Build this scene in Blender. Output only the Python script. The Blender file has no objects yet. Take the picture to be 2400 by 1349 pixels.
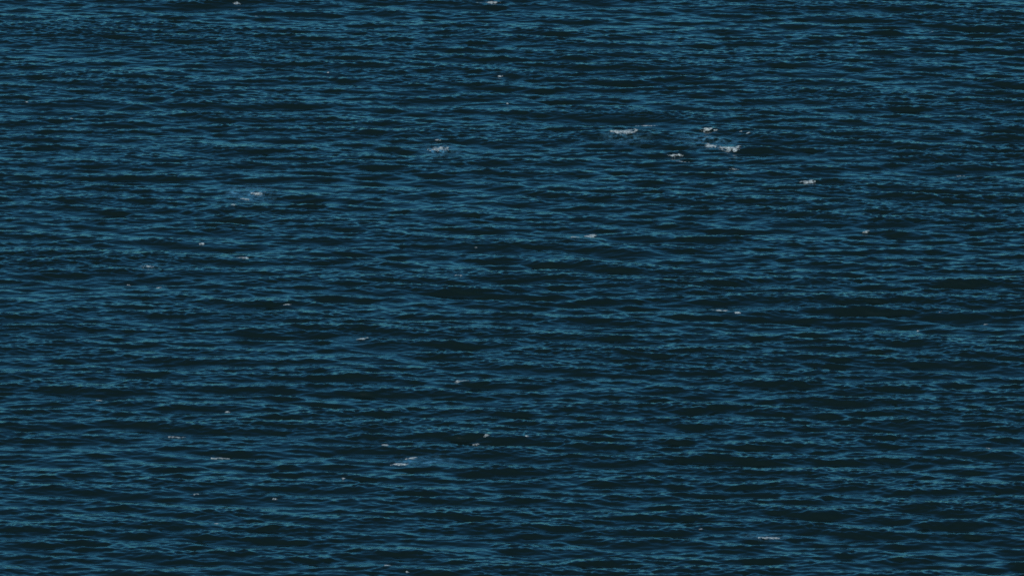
import bpy, math
import numpy as np
from mathutils import Vector, Matrix

# ------------------------------------------------------------------ camera
scene = bpy.context.scene
CAM_H = 285.0                       # height above the water, metres
PITCH = math.radians(14.2)          # looking down
HFOV = math.radians(5.4)
ROLL = math.radians(0.0)
cam_data = bpy.data.cameras.new("camera")
cam_data.sensor_fit = 'HORIZONTAL'
cam_data.angle = HFOV
cam_data.clip_start = 1.0
cam_data.clip_end = 60000.0
cam = bpy.data.objects.new("camera", cam_data)
cam.location = (0, 0, CAM_H)
cam.rotation_euler = (math.pi / 2 - PITCH, ROLL, 0)
scene.collection.objects.link(cam)
scene.camera = cam

# ------------------------------------------------------------------ sky and sun
SUN_EL = math.radians(38.0)
SUN_AZ = math.radians(205.0)        # compass direction the light comes from (0 = +Y, clockwise)
world = bpy.data.worlds.new("World")
scene.world = world
world.use_nodes = True
wn, wl = world.node_tree.nodes, world.node_tree.links
wn.clear()
w_out = wn.new("ShaderNodeOutputWorld")
w_bg = wn.new("ShaderNodeBackground")
w_sky = wn.new("ShaderNodeTexSky")
w_sky.sky_type = 'NISHITA'
w_sky.sun_disc = False
w_sky.sun_elevation = SUN_EL
w_sky.sun_rotation = SUN_AZ
w_sky.air_density = 1.0
w_sky.dust_density = 0.0
w_sky.ozone_density = 10.0
w_bg.inputs["Strength"].default_value = 0.085
w_tint = wn.new("ShaderNodeMix")     # the deep blue of the evening air, the same all round
w_tint.data_type = 'RGBA'; w_tint.blend_type = 'MULTIPLY'
w_tint.inputs["Factor"].default_value = 1.0
w_tint.inputs["B"].default_value = (0.40, 0.985, 0.94, 1)
wl.new(w_sky.outputs[0], w_tint.inputs["A"])
wl.new(w_tint.outputs["Result"], w_bg.inputs[0])
wl.new(w_bg.outputs[0], w_out.inputs[0])

sun_data = bpy.data.lights.new("sun", 'SUN')
sun_data.energy = 2.0
sun_data.angle = math.radians(0.5)
sun_data.color = (1.0, 0.95, 0.88)
sun = bpy.data.objects.new("sun", sun_data)
sd = Vector((math.sin(SUN_AZ) * math.cos(SUN_EL), math.cos(SUN_AZ) * math.cos(SUN_EL), math.sin(SUN_EL)))
sun.rotation_euler = sd.to_track_quat('Z', 'Y').to_euler()
scene.collection.objects.link(sun)

scene.view_settings.view_transform = 'Standard'
scene.view_settings.look = 'None'
scene.view_settings.exposure = 0.0
scene.view_settings.gamma = 1.0
scene.view_settings.use_curve_mapping = False
scene.cycles.use_denoising = False
scene.cycles.max_bounces = 6

# ------------------------------------------------------------------ where things lie on the water
TAN_H = math.tan(HFOV / 2)
def at(px, py, z=0.0):
    """the point of the water plane seen at photo pixel (px, py)"""
    u = (px / 2400 - 0.5) * 2 * TAN_H
    v = (0.5 - py / 1349) * 2 * TAN_H * 1349 / 2400
    cp, sp = math.cos(PITCH), math.sin(PITCH)
    dx, dy, dz = u, cp + v * sp, -sp + v * cp
    t = (z - CAM_H) / dz
    return t * dx, t * dy

# ------------------------------------------------------------------ wave field
rng = np.random.default_rng(11)
G = 9.81
WIND = math.radians(-90 - 4)        # the way the sea runs: towards the camera

def spectrum(L, N, lam_lo, lam_hi, lam_p, seed, s_peak, s_tail, turn=0.0):
    r = np.random.default_rng(seed)
    k1 = 2 * np.pi * np.fft.fftfreq(N, L / N)
    kx, ky = np.meshgrid(k1, k1)
    k = np.hypot(kx, ky); k[0, 0] = 1e-6
    kp = 2 * np.pi / lam_p
    kl, kh = 2 * np.pi / lam_hi, 2 * np.pi / lam_lo
    # 1-D slope-controlled spectrum: k^-3 tail with a peak
    S = np.exp(-1.25 * (kp / k) ** 2) * k ** -3.0
    sig = 0.25
    S *= 1.9 ** np.exp(-((np.sqrt(k / kp) - 1) ** 2) / (2 * sig * sig))
    S /= k                                          # to 2-D density
    th = np.arctan2(ky, kx) - WIND - math.radians(turn)
    s = s_tail + (s_peak - s_tail) * np.clip((kp / k), 0, 1) ** 1.0
    D = np.abs(np.cos(th / 2)) ** (2 * s)
    D = np.where(k > 0, D, 0) * np.sqrt(s)
    w = 1 / (1 + (kl / k) ** 12) / (1 + (k / kh) ** 12)
    A = np.sqrt(S * D * w) * (2 * np.pi / L)
    g = (r.standard_normal((N, N)) + 1j * r.standard_normal((N, N))) / np.sqrt(2)
    H = A * g
    H[0, 0] = 0
    n2 = N * N
    h = np.fft.ifft2(H).real * n2
    dx = np.fft.ifft2(1j * kx / k * H).real * n2
    dy = np.fft.ifft2(1j * ky / k * H).real * n2
    sx = np.fft.ifft2(1j * kx * H).real * n2
    sy = np.fft.ifft2(1j * ky * H).real * n2
    mss = (sx ** 2 + sy ** 2).mean()
    return [a.astype(np.float32) for a in (h, dx, dy)], mss

def tile_sample(tile, L, x, y):
    N = tile[0].shape[0]
    u = (x / L * N) % N; v = (y / L * N) % N
    i = np.floor(u).astype(np.int32); j = np.floor(v).astype(np.int32)
    fu = (u - i).astype(np.float32); fv = (v - j).astype(np.float32)
    i %= N; j %= N
    i1 = (i + 1) % N; j1 = (j + 1) % N
    out = []
    for a in tile:
        out.append((a[j, i] * (1 - fu) + a[j, i1] * fu) * (1 - fv) + (a[j1, i] * (1 - fu) + a[j1, i1] * fu) * fv)
    return out

LAM_P = 5.2
LA, LB = 512.0, 90.0
SLOPE_A, SLOPE_B, SLOPE_S = 0.175, 0.20, 0.02      # rms slopes of the long and the short waves
CHOP = 0.4
LEAN = 0.85                          # crests lean the way the sea runs
tA, mA = spectrum(LA, 2048, 1.2, 60.0, LAM_P, 5, 28.0, 11.0)
tB, mB = spectrum(LB, 1024, 0.38, 1.2, LAM_P, 6, 12.0, 4.5, -3.0)
tS, mS = spectrum(LA, 1024, 12.0, 60.0, 24.0, 7, 24.0, 16.0, -6.0)   # a longer swell under it
tS = [a * (SLOPE_S / math.sqrt(mS)) for a in tS]
tA = [a * (SLOPE_A / math.sqrt(mA)) for a in tA]
tB = [a * (SLOPE_B / math.sqrt(mB)) for a in tB]

# single waves that stand out in the photograph: centre of the dark face (photo px), width, height, image tilt
FACES = [(1450,280,340,26,.03),(1708,317,190,18,.05),(1158,337,150,18,.1),(1100,260,110,12,0),(1310,333,70,14,0),(1357,387,130,12,0),
(1310,415,140,20,.05),(1183,441,100,16,0),(1225,478,120,15,0),(1467,555,140,16,0),(1440,585,230,24,.06),(1350,623,140,20,.02),
(1235,653,200,20,.04),(1155,578,80,16,0),(1710,395,160,10,0),(267,921,165,22,0),(400,960,90,14,0),(390,1003,240,20,.06),(390,1071,180,16,.03),
(108,1085,150,16,.02),(200,1157,380,20,.02),(540,1138,110,18,0),(570,1171,250,22,.03),(400,1245,130,26,.02),(300,1305,200,16,0),
(467,1210,100,12,.1),(480,8,300,18,.01),(390,63,90,12,0),(550,150,240,14,.01),(167,246,230,18,.02),(433,247,70,14,0),(65,290,130,14,0),
(320,338,150,16,.05),(530,355,200,20,.1),(550,392,160,14,0),(625,420,150,14,0),(683,252,230,14,.01),(1655,922,110,18,0),(2000,942,200,16,.04),
(2130,998,130,22,.06),(1830,1010,120,14,0),(2300,1065,200,18,.05),(1980,1135,160,24,.05),(2190,1158,140,18,0),(2200,1197,180,18,.05),
(1925,1205,210,18,.02),(1980,1246,230,20,.03),(1890,1335,150,22,0),(1650,1243,120,14,0),(2260,1290,90,14,.05),(275,467,150,14,.04),
(108,505,150,14,.06),(100,530,100,14,0),(283,540,140,14,.03),(517,492,100,12,0),(200,568,70,16,0),(460,577,250,18,.05),(560,615,250,14,.01),
(450,643,170,14,0),(467,670,100,12,-.05),(147,778,190,18,0),(580,716,170,20,0),(708,713,50,12,.05),(80,745,160,16,0),(390,815,110,16,.03),
(647,850,95,14,0),(60,880,110,14,0),(540,887,120,14,0),(2042,17,180,14,0),(1865,67,170,14,0),(1925,93,97,14,.05),(1730,175,170,11,0),
(1820,240,190,14,0),(2208,318,120,16,0),(2240,397,200,18,.03),(1950,397,130,18,.03),(1945,365,130,10,0),(2030,487,140,18,.03),(2100,518,130,16,0),
(2073,545,70,10,0),(1743,507,90,18,0),(1725,707,250,14,.01),(1833,747,200,18,.05),(2250,740,100,20,.05),(2217,777,100,14,0),(2110,806,250,20,.06),
(1775,818,120,16,0),(2142,880,120,14,0),(900,807,130,20,.08),(1150,857,130,20,0),(1292,790,120,16,.04),(1025,878,85,16,.08),(905,890,200,14,.02),
(950,922,100,22,0),(1358,868,110,18,0),(1350,900,100,14,.05),(1013,762,110,12,0),(1408,835,110,16,0),(1197,1032,130,18,.02),(863,1053,130,14,0),
(1167,1072,230,22,.04),(1133,1103,200,16,.03),(1292,1108,110,16,.08),(1300,18,135,12,0),(917,35,100,14,.1),(983,62,130,10,.02),(1210,95,70,10,0),
(933,190,70,12,0),(1038,208,145,11,0),(1033,235,260,12,0),(1238,243,80,12,0),(1187,177,45,12,0),(1090,260,80,12,0),(1103,1273,110,24,.14),
(987,1303,110,20,.08),(1283,1298,130,20,.04),(1080,1175,130,16,.03),(1228,1172,90,16,.03),(1208,1137,120,18,0),(855,1262,120,14,0),
(1417,1135,130,16,.03),(1500,1250,200,14,0),(1475,1282,120,16,0),(830,1182,70,14,.1)]
FACE_SLOPE = 0.17
PX0, PY0, PD = -85.0, at(1200, 1349)[1] - 25, 0.2
PNX, PNY = int(170 / PD), int((at(1200, 0)[1] + 30 - PY0) / PD)
pk_h = np.zeros((PNY, PNX), np.float32); pk_x = pk_h.copy(); pk_y = pk_h.copy(); pk_e = pk_h.copy()
for px, py, w, hh, t in FACES:
    c = np.array(at(px, py))
    a, b = np.array(at(px - w / 2, py - t * w / 2)), np.array(at(px + w / 2, py + t * w / 2))
    ulen = np.linalg.norm(b - a); u = (b - a) / ulen; v = np.array([-u[1], u[0]])
    vlen = abs((np.array(at(px, py - hh / 2)) - np.array(at(px, py + hh / 2))) @ v)
    lam = 2.0 * vlen; k = 2 * math.pi / lam; su, sv = ulen / 2.4, lam * 0.42
    R = max(2.6 * su, 2.6 * sv)
    i0, i1 = [int(np.clip((q - PX0) / PD, 0, PNX)) for q in (c[0] - R, c[0] + R)]
    j0, j1 = [int(np.clip((q - PY0) / PD, 0, PNY)) for q in (c[1] - R, c[1] + R)]
    if i1 <= i0 or j1 <= j0: continue
    gx, gy = np.meshgrid(PX0 + PD * np.arange(i0, i1) - c[0], PY0 + PD * np.arange(j0, j1) - c[1])
    uu, vv = gx * u[0] + gy * u[1], gx * v[0] + gy * v[1]
    vv = vv + 0.25 * vlen * np.sin(uu * 4.5 / ulen + px)          # no crest is quite straight
    e = np.exp(-(uu / su) ** 2 / 2 - (vv / sv) ** 2 / 2)
    A = FACE_SLOPE * (1.3 if w >= 170 else 1.0) / k
    pk_h[j0:j1, i0:i1] += A * e * np.sin(k * vv)
    pk_x[j0:j1, i0:i1] += A * e * np.cos(k * vv) * v[0]
    pk_y[j0:j1, i0:i1] += A * e * np.cos(k * vv) * v[1]
    pk_e[j0:j1, i0:i1] = np.maximum(pk_e[j0:j1, i0:i1], e)

def packets(x, y):
    u = np.clip((x - PX0) / PD, 0, PNX - 1.001); v = np.clip((y - PY0) / PD, 0, PNY - 1.001)
    i = u.astype(np.int32); j = v.astype(np.int32); fu, fv = u - i, v - j
    inside = (u > 0) & (u < PNX - 1.001) & (v > 0) & (v < PNY - 1.001)
    return [((f[j, i] * (1 - fu) + f[j, i + 1] * fu) * (1 - fv) + (f[j + 1, i] * (1 - fu) + f[j + 1, i + 1] * fu) * fv) * inside
            for f in (pk_h, pk_x, pk_y, pk_e)]

SIG_A = float(tA[0].std())
def displacement(x, y, sp=None):
    """height and sideways shift of the water that rests at (x, y); sp = mesh spacing there"""
    a = tile_sample(tA, LA, x, y)
    b = tile_sample(tB, LB, x + 13.0, y + 29.0)
    if sp is None:
        fa = fb = 1.0
    else:
        fa = np.clip((2.0 - sp) / 1.2, 0, 1); fb = np.clip((0.6 - sp) / 0.3, 0, 1)
    gust = 0.97 + 0.15 * np.sin(x * 0.043 + y * 0.017 + 1.0) * np.sin(y * 0.031 - x * 0.011)
    c = tile_sample(tS, LA, x, y)
    g = packets(x, y)
    calm = (1 - 0.4 * g[3]) * np.clip(1 + 0.0020 * x - 0.0008 * (y - 1150), 0.74, 1.12)   # livelier to the right and near
    a = [p * calm + q + r for p, q, r in zip(a, c, g)]
    gust = gust * np.clip(1 + 0.4 * a[0] / SIG_A, 0.4, 1.8)      # short waves gather on the crests
    h = a[0] * fa + b[0] * fb * gust
    dx = -CHOP * (a[1] * fa) - 0.5 * b[1] * fb * gust
    dy = -CHOP * (a[2] * fa) - 0.5 * b[2] * fb * gust
    lean = LEAN * a[0] * fa
    return h, dx + lean * math.cos(WIND), dy + lean * math.sin(WIND)

def surface(x, y):
    """height of the finished surface straight above (x, y)"""
    x0, y0 = x.copy(), y.copy()
    for _ in range(6):
        h, dx, dy = displacement(x0, y0)
        x0 = x0 + 0.7 * (x - (x0 + dx)); y0 = y0 + 0.7 * (y - (y0 + dy))
    return displacement(x0, y0)[0]

# ------------------------------------------------------------------ materials
def new_mat(name):
    m = bpy.data.materials.new(name); m.use_nodes = True
    return m, m.node_tree.nodes, m.node_tree.links

water_mat, n, l = new_mat("sea_water")
bs = n["Principled BSDF"]
bs.inputs["Base Color"].default_value = (0.0072, 0.0160, 0.0125, 1)
bs.inputs["Roughness"].default_value = 0.15
bs.inputs["IOR"].default_value = 1.333
geo = n.new("ShaderNodeNewGeometry")
mp = n.new("ShaderNodeMapping"); mp.inputs["Scale"].default_value = (0.6, 1.0, 1.0)
nz = n.new("ShaderNodeTexNoise"); nz.inputs["Scale"].default_value = 3.2; nz.inputs["Detail"].default_value = 4.0
nz.inputs["Roughness"].default_value = 0.6
bp = n.new("ShaderNodeBump"); bp.inputs["Strength"].default_value = 0.22; bp.inputs["Distance"].default_value = 0.05
l.new(geo.outputs["Position"], mp.inputs["Vector"]); l.new(mp.outputs[0], nz.inputs["Vector"])
l.new(nz.outputs["Fac"], bp.inputs["Height"]); at_f = n.new("ShaderNodeAttribute"); at_f.attribute_name = "far_chop"
mp2 = n.new("ShaderNodeMapping"); mp2.inputs["Scale"].default_value = (0.3, 1.0, 1.0)
nz2 = n.new("ShaderNodeTexNoise"); nz2.inputs["Scale"].default_value = 0.42; nz2.inputs["Detail"].default_value = 5.0
nz2.inputs["Roughness"].default_value = 0.6
bp2 = n.new("ShaderNodeBump"); bp2.inputs["Distance"].default_value = 2.2
l.new(geo.outputs["Position"], mp2.inputs["Vector"]); l.new(mp2.outputs[0], nz2.inputs["Vector"])
l.new(nz2.outputs["Fac"], bp2.inputs["Height"]); l.new(at_f.outputs["Fac"], bp2.inputs["Strength"])
l.new(bp.outputs[0], bp2.inputs["Normal"]); l.new(bp2.outputs[0], bs.inputs["Normal"])

# ------------------------------------------------------------------ the sea, one sheet to the horizon
def graded(lo, hi, step, reach, growth):
    core = np.arange(lo, hi, step)
    up, s, v = [], step, core[-1]
    while v < reach[1]:
        s *= growth if s < 1.8 else 1.15; v += s; up.append(v)
    dn, s, v = [], step, core[0]
    while v > reach[0]:
        s *= growth if s < 1.8 else 1.15; v -= s; dn.append(v)
    return np.concatenate([np.array(dn[::-1]), core, np.array(up)])

y_near, y_far = at(1200, 1349)[1], at(1200, 0)[1]
half = at(2400, 0)[0]
xs = graded(-half - 9, half + 7, 0.185, (-25000, 25000), 1.022)
ys = graded(y_near - 10, y_far + 10, 0.215, (-12000, 30000), 1.022)
nx, ny = len(xs), len(ys)
print("grid", nx, ny, "y", y_near, y_far, "half", half)
X, Y = np.meshgrid(xs, ys)
SP = np.maximum(np.gradient(xs)[None, :] + 0 * Y, np.gradient(ys)[:, None] + 0 * X)
h, dx, dy = displacement(X, Y, SP)
co = np.empty((ny * nx, 3), np.float32)
co[:, 0] = (X + dx).ravel(); co[:, 1] = (Y + dy).ravel(); co[:, 2] = h.ravel()
idx = np.arange(ny * nx, dtype=np.int32).reshape(ny, nx)
quads = np.stack([idx[:-1, :-1], idx[:-1, 1:], idx[1:, 1:], idx[1:, :-1]], -1).reshape(-1, 4)

def mesh_from(name, co, quads, mat, smooth=True):
    me = bpy.data.meshes.new(name)
    me.vertices.add(len(co)); me.vertices.foreach_set("co", np.ascontiguousarray(co, np.float32).ravel())
    nq = len(quads)
    me.loops.add(nq * 4); me.loops.foreach_set("vertex_index", quads.astype(np.int32).ravel())
    me.polygons.add(nq)
    me.polygons.foreach_set("loop_start", np.arange(0, nq * 4, 4, dtype=np.int32))
    me.polygons.foreach_set("use_smooth", np.full(nq, smooth))
    me.update(calc_edges=True)
    me.materials.append(mat)
    return me

sea = bpy.data.objects.new("sea", mesh_from("sea", co, quads, water_mat))
att = sea.data.attributes.new("far_chop", 'FLOAT', 'POINT')      # where the sheet is too coarse for waves, relief takes over
att.data.foreach_set("value", np.clip((SP - 0.5) / 1.4, 0, 1).astype(np.float32).ravel())
sea["kind"] = "structure"
scene.collection.objects.link(sea)

# ------------------------------------------------------------------ whitecaps
foam_mat, n, l = new_mat("sea_foam")
bs = n["Principled BSDF"]
bs.inputs["Base Color"].default_value = (0.62, 0.70, 0.66, 1)
bs.inputs["Roughness"].default_value = 0.9
geo = n.new("ShaderNodeNewGeometry")
nz = n.new("ShaderNodeTexNoise"); nz.inputs["Scale"].default_value = 4.5; nz.inputs["Detail"].default_value = 3.0
at_c = n.new("ShaderNodeAttribute"); at_c.attribute_name = "cover"     # how thick the foam lies
mr = n.new("ShaderNodeMapRange"); mr.inputs["From Min"].default_value = 0.3; mr.inputs["From Max"].default_value = 0.75
mr.inputs["To Min"].default_value = -0.55; mr.inputs["To Max"].default_value = 0.55
ad = n.new("ShaderNodeMath"); ad.operation = 'ADD'; ad.use_clamp = True
l.new(geo.outputs["Position"], nz.inputs["Vector"]); l.new(nz.outputs["Fac"], mr.inputs["Value"])
at_b = n.new("ShaderNodeAttribute"); at_b.attribute_name = "broken"    # 1 = torn foam, 0 = an even film of bubbles
mu = n.new("ShaderNodeMath"); mu.operation = 'MULTIPLY'
l.new(mr.outputs[0], mu.inputs[0]); l.new(at_b.outputs["Fac"], mu.inputs[1]); l.new(mu.outputs[0], ad.inputs[0]); l.new(at_c.outputs["Fac"], ad.inputs[1]); l.new(ad.outputs[0], bs.inputs["Alpha"])

film_mat, n, l = new_mat("aerated_water")           # bubbles just under the surface round a broken crest
bs = n["Principled BSDF"]
bs.inputs["Base Color"].default_value = (0.10, 0.30, 0.42, 1)
bs.inputs["Roughness"].default_value = 0.25
at_c = n.new("ShaderNodeAttribute"); at_c.attribute_name = "cover"
geo = n.new("ShaderNodeNewGeometry")
nz = n.new("ShaderNodeTexNoise"); nz.inputs["Scale"].default_value = 1.6; nz.inputs["Detail"].default_value = 4.0
mr = n.new("ShaderNodeMapRange"); mr.inputs["From Min"].default_value = 0.38; mr.inputs["From Max"].default_value = 0.62
mr.inputs["To Min"].default_value = 0.0; mr.inputs["To Max"].default_value = 3.6
mu = n.new("ShaderNodeMath"); mu.operation = 'MULTIPLY'; mu.use_clamp = True
l.new(geo.outputs["Position"], nz.inputs["Vector"]); l.new(nz.outputs["Fac"], mr.inputs["Value"])
l.new(mr.outputs[0], mu.inputs[0]); l.new(at_c.outputs["Fac"], mu.inputs[1]); l.new(mu.outputs[0], bs.inputs["Alpha"])

def smooth_noise(ny, nx, cells, r):
    """fractal noise on a grid, about unit variance"""
    out = np.zeros((ny, nx))
    amp = 1.0
    for o in range(3):
        f = 2 ** o
        gy, gx = max(2, int(ny / cells[1] * f) + 2), max(2, int(nx / cells[0] * f) + 2)
        g = r.standard_normal((gy + 1, gx + 1))
        yy = np.linspace(0, gy - 1.001, ny); xx = np.linspace(0, gx - 1.001, nx)
        j, i = yy.astype(int), xx.astype(int)
        fy, fx = (yy - j)[:, None], (xx - i)[None, :]
        fy, fx = fy * fy * (3 - 2 * fy), fx * fx * (3 - 2 * fx)
        out += amp * ((g[j][:, i] * (1 - fx) + g[j][:, i + 1] * fx) * (1 - fy) + (g[j + 1][:, i] * (1 - fx) + g[j + 1][:, i + 1] * fx) * fy)
        amp *= 0.7
    return out

def on_water(px, py):
    x, y = at(px, py)
    for _ in range(5):
        z = float(surface(np.array([x]), np.array([y]))[0])
        x, y = at(px, py, z)
    return x, y, z

def foam_patch(px, py, w, h, dens, bend, tilt, seed, origin):
    film = dens < 0.4
    r = np.random.default_rng(seed)
    cx, cy, cz = on_water(px, py)
    mx = (at(px + 1, py)[0] - at(px, py)[0])
    my = (at(px, py - 0.5)[1] - at(px, py + 0.5)[1])
    W, H = w * mx * 1.3 + 0.1, h * my * (0.95 if h >= 13 else 0.62) + 0.1
    nxp, nyp = int(np.clip(W / 0.05, 10, 110)), int(np.clip(H / 0.06, 10, 80))
    U, V = np.meshgrid(np.linspace(-0.5, 0.5, nxp), np.linspace(-0.5, 0.5, nyp))
    yc = bend * (U * U * 4 - 0.33) * 0.4 - tilt * U * w / max(h, 1)
    width = 0.42 if bend == 0 else 0.22
    fall = 1 - np.sqrt((U / 0.46) ** 2 + ((V - yc) / width) ** 2)
    cover = 1.5 * fall + 0.35 * smooth_noise(nyp, nxp, (max(5, 0.4 / W * nxp), max(5, 0.5 / H * nyp)), r) * (fall < 0.8) - 1.35 * (1 - dens)
    if film:
        cover = dens * np.clip(fall * 1.4, 0, 1) * np.clip(0.65 + 0.35 * smooth_noise(nyp, nxp, (8, 6), r), 0.1, 1.3)
    m = fall > 0.03
    cell = m[:-1, :-1] & m[1:, :-1] & m[:-1, 1:] & m[1:, 1:]
    x, y = cx + U * W, cy + V * H
    base = surface(x, y)
    top = base + 0.012 + (0.01 if film else 0.05) * np.clip(cover, 0, 1) * (0.7 + 0.3 * r.random(cover.shape))
    # rim vertices dip under the surface so that the edge is closed
    inner = np.zeros_like(m)
    inner[1:-1, 1:-1] = cell[:-1, :-1] & cell[1:, :-1] & cell[:-1, 1:] & cell[1:, 1:]
    z = np.where(inner, top, base - 0.02)
    idx = np.arange(nxp * nyp).reshape(nyp, nxp)
    q = np.stack([idx[:-1, :-1], idx[:-1, 1:], idx[1:, 1:], idx[1:, :-1]], -1)[cell]
    used, inv = np.unique(q, return_inverse=True)
    co = np.stack([x.ravel()[used] - origin[0], y.ravel()[used] - origin[1], z.ravel()[used] - origin[2]], -1)
    me = mesh_from("foam_patch", co, inv.reshape(-1, 4), film_mat if film else foam_mat)
    att = me.attributes.new("cover", 'FLOAT', 'POINT')
    att.data.foreach_set("value", np.clip(cover, -0.5, 0.75).ravel()[used].astype(np.float32))
    att = me.attributes.new("broken", 'FLOAT', 'POINT')
    att.data.foreach_set("value", np.full(len(used), 0.22 if film else 1.0, np.float32))
    return me

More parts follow.
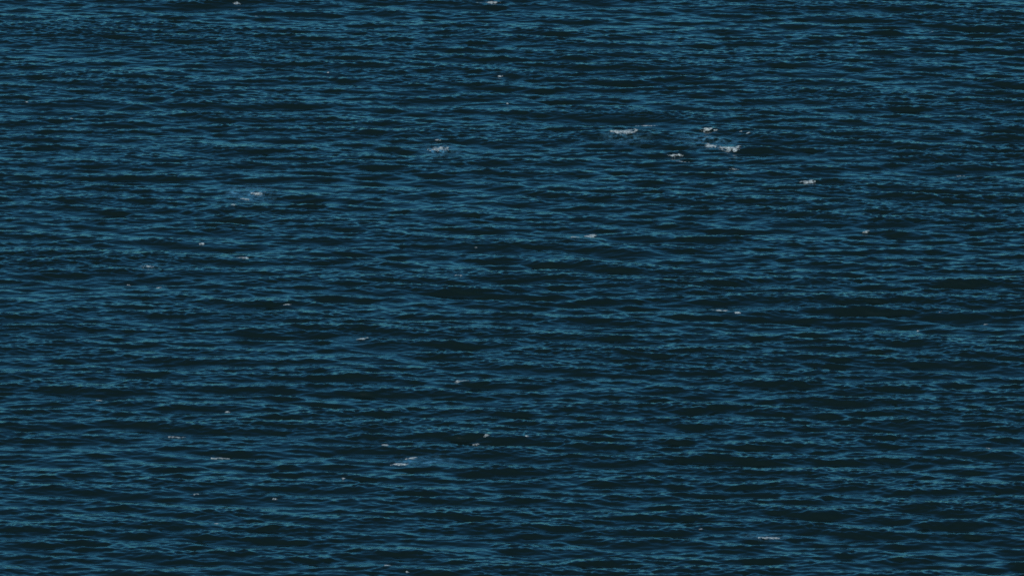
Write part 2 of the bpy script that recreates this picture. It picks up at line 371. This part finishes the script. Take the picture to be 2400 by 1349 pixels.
# label, patches: photo px of the centre, width, height, density, bend (ends up), tilt
CAPS = [
 ("largest whitecap, bowl-shaped white foam under the long dark wave right of upper centre", [(1463,307,68,22,1.0,.9,0),(1468,322,120,44,.2,0,0),(1515,295,62,5,.7,0,0)]),
 ("short white curl at the left end of the dark wave face, right of largest whitecap", [(1655,307,28,9,.85,0,-.1),(1674,303,16,4,.7,0,0)]),
 ("pair of tiny white flecks on the dark wave crest above the ragged ring-shaped whitecap", [(1737,308,7,5,.8,0,0),(1754,311,11,6,.95,0,0)]),
 ("ragged ring-shaped whitecap with broken foam trailing left, right of upper centre", [(1707,346,58,26,.92,.4,.1),(1655,334,150,46,.3,0,.05),(1665,342,34,13,.7,0,0),(1655,330,22,6,.45,0,0)]),
 ("broken low foam with a thin streak beneath, between two largest upper whitecaps", [(1583,368,40,8,.65,0,0),(1597,379,46,3,.65,0,0)]),
 ("crumbled whitecap of small dots left of the largest one, fainter foam above it", [(1030,351,50,15,.72,0,0),(1032,352,90,50,.3,0,0),(1025,332,22,7,.5,0,0)]),
 ("faint thin foam smear just below the ragged ring-shaped whitecap", [(1718,396,36,8,.4,0,0)]),
 ("two white foam dashes side by side on a dark crest near the centre", [(1385,553,30,12,1.0,0,-.1),(1348,556,22,8,1.0,0,0)]),
 ("single compact white foam bar right of the ring-shaped whitecap in upper right", [(1893,428,34,10,1.0,0,0)]),
 ("loose chain of three white foam spots descending left, in upper left", [(604,452,34,15,.85,.4,0),(575,467,24,6,.95,0,0),(548,480,16,11,.85,0,0),(585,452,130,70,.3,0,0)]),
 ("bright short foam dash on a dark wave left of centre", [(569,604,27,7,1.1,0,0)]),
 ("small white fleck alone on a dark wave above and left of bright foam dash", [(473,571,13,6,.85,0,0)]),
 ("small greyish fleck on a dark crest below the pale foam smear, left side", [(375,674,16,6,.65,0,0)]),
 ("tiny upright foam speck left of the small greyish fleck, left side", [(303,667,12,9,.55,0,-.2)]),
 ("pale blue-grey foam smear on a bright wave back at left", [(347,625,34,12,.55,0,.1),(350,624,60,26,.2,0,0)]),
 ("small white curl on a sloping crest just below the middle of the picture", [(1075,645,19,9,.5,0,.2)]),
 ("long thin foam line drawn along a dark crest right of centre", [(1690,728,42,7,.95,0,.08),(1728,731,16,6,.85,0,.1)]),
 ("small white foam dash on the crest of a dark sloping wave left of lower centre", [(850,793,27,8,.9,0,0)]),
 ("dull grey-white foam streak on a bright wave back below centre", [(1083,893,38,9,.75,0,0)]),
 ("hooked white foam curl on the rising left shoulder of large lower centre wave", [(1116,1027,17,6,.85,0,-.2),(1140,1021,14,6,.9,0,-.1)]),
 ("faint short foam line on the crest right of hooked white curl", [(1238,1021,16,4,.6,0,0)]),
 ("bright white fleck on a crest just above largest whitecap of lower half", [(903,1042,17,8,1.0,0,.1)]),
 ("largest whitecap of the lower half, white bar under a speckled patch", [(937,1087,40,12,1.1,0,-.08),(985,1082,150,40,.3,0,0),(963,1073,30,12,.75,0,.1)]),
 ("thin flat white foam bar on a dark wave in the lower left", [(517,1073,42,8,1.0,0,-.02)]),
 ("dim wide foam streak above and left of the thin flat white bar", [(412,1024,44,6,.6,0,.05)]),
 ("small white fleck at the right end of a long dark wave, lower left", [(645,1167,13,8,.75,0,.1)]),
 ("isolated white dot on a blue crest near the bottom left", [(508,1227,18,7,.75,0,0)]),
 ("soft wide whitecap with faint foam above it at the lower right", [(1800,1260,50,12,.8,0,.03),(1790,1257,110,26,.22,0,.05)]),
 ("small upright white fleck against a dark wave at the right, above middle", [(2030,546,16,10,.85,0,-.2)]),
 ("faint pale foam patch on a bright wave back near the upper right edge", [(2248,413,30,9,.55,0,-.1),(2250,414,60,22,.2,0,0)]),
 ("white foam dash with pale drips below it at the top edge, left", [(556,9,19,7,.85,0,0),(563,23,15,9,.5,0,0)]),
 ("dim upright foam speck just right of the dash at the top left edge", [(602,39,12,10,.4,0,0)]),
 ("pale foam streak cut by the top edge near the middle of picture", [(1145,4,52,5,.65,0,0)]),
 ("pinpoint white dot on dark water above and left of the largest whitecap", [(1189,243,8,5,.7,0,0)]),
 ("tiny slanted white fleck left of a small black wave, upper middle", [(1173,177,13,6,.6,0,-.2)]),
 ("tiny flat white fleck in upper left, between top dash and middle", [(770,171,11,4,.8,0,0)]),
 ("small white fleck on a blue crest above the thin flat white bar", [(534,965,17,7,.7,0,0)]),
 ("short thin foam dash on a dark wave near the left edge, lower half", [(234,938,19,4,.8,0,0)]),
 ("pinpoint white speck in a dark trough at the right side, below middle", [(2152,775,7,5,.85,0,0)]),
 ("faint scattered foam right of a domed dark wave at the right side", [(2310,760,20,10,.4,0,0)]),
 ("soft pale whitecap at the bottom edge left of centre", [(905,1324,36,9,.65,0,.1)]),
 ("dim foam speck beside the soft pale whitecap at the bottom edge", [(955,1335,15,5,.45,0,.1)]),
 ("small greyish foam streak on a dark crest at the lower right edge", [(2315,1050,20,8,.5,0,.3)]),
 ("tiny white fleck on the left shoulder of a domed dark wave, right side", [(2203,731,10,5,.7,0,-.3)]),
 ("pinpoint white speck at the left end of a dark wave, far upper left", [(63,240,8,5,.8,0,0)]),
 ("faint foam spot on a blue crest in upper left, right of pinpoint speck", [(167,278,17,12,.4,0,0)]),
 ("dim upright foam speck left of the two side-by-side dashes near centre", [(1115,580,9,8,.42,0,0)]),
 ("small dull foam dash left of a little domed dark wave, left of centre", [(672,714,22,6,.6,0,-.1)]),
 ("dull thin foam streak on a long dark wave at the lower left", [(460,1157,20,6,.55,0,-.1)]),
 ("small pale fleck left of and below largest whitecap of lower half", [(805,1120,17,7,.6,0,.1)]),
 ("small pale fleck on a blue crest left of soft wide lower right whitecap", [(1644,1242,13,8,.6,0,-.2)]),
 ("dim warm-toned foam streak near the top right of the picture", [(2185,75,24,6,.5,0,-.1)]),
]
GROUP = "whitecaps scattered over the dark sea"
for c, (label, patches) in enumerate(CAPS):
    origin = on_water(*patches[0][:2])
    if len(patches) == 1:
        o = bpy.data.objects.new("whitecap", foam_patch(*patches[0], 100 + c * 7, origin))
        o.location = origin; scene.collection.objects.link(o)
    else:
        o = bpy.data.objects.new("whitecap", None)
        o.empty_display_size = 0.5; o.location = origin; scene.collection.objects.link(o)
        for q, p in enumerate(patches):
            ch = bpy.data.objects.new("foam_patch", foam_patch(*p, 100 + c * 7 + q, origin))
            ch.parent = o; scene.collection.objects.link(ch)
    o["label"] = label; o["category"] = "whitecap"; o["group"] = GROUP
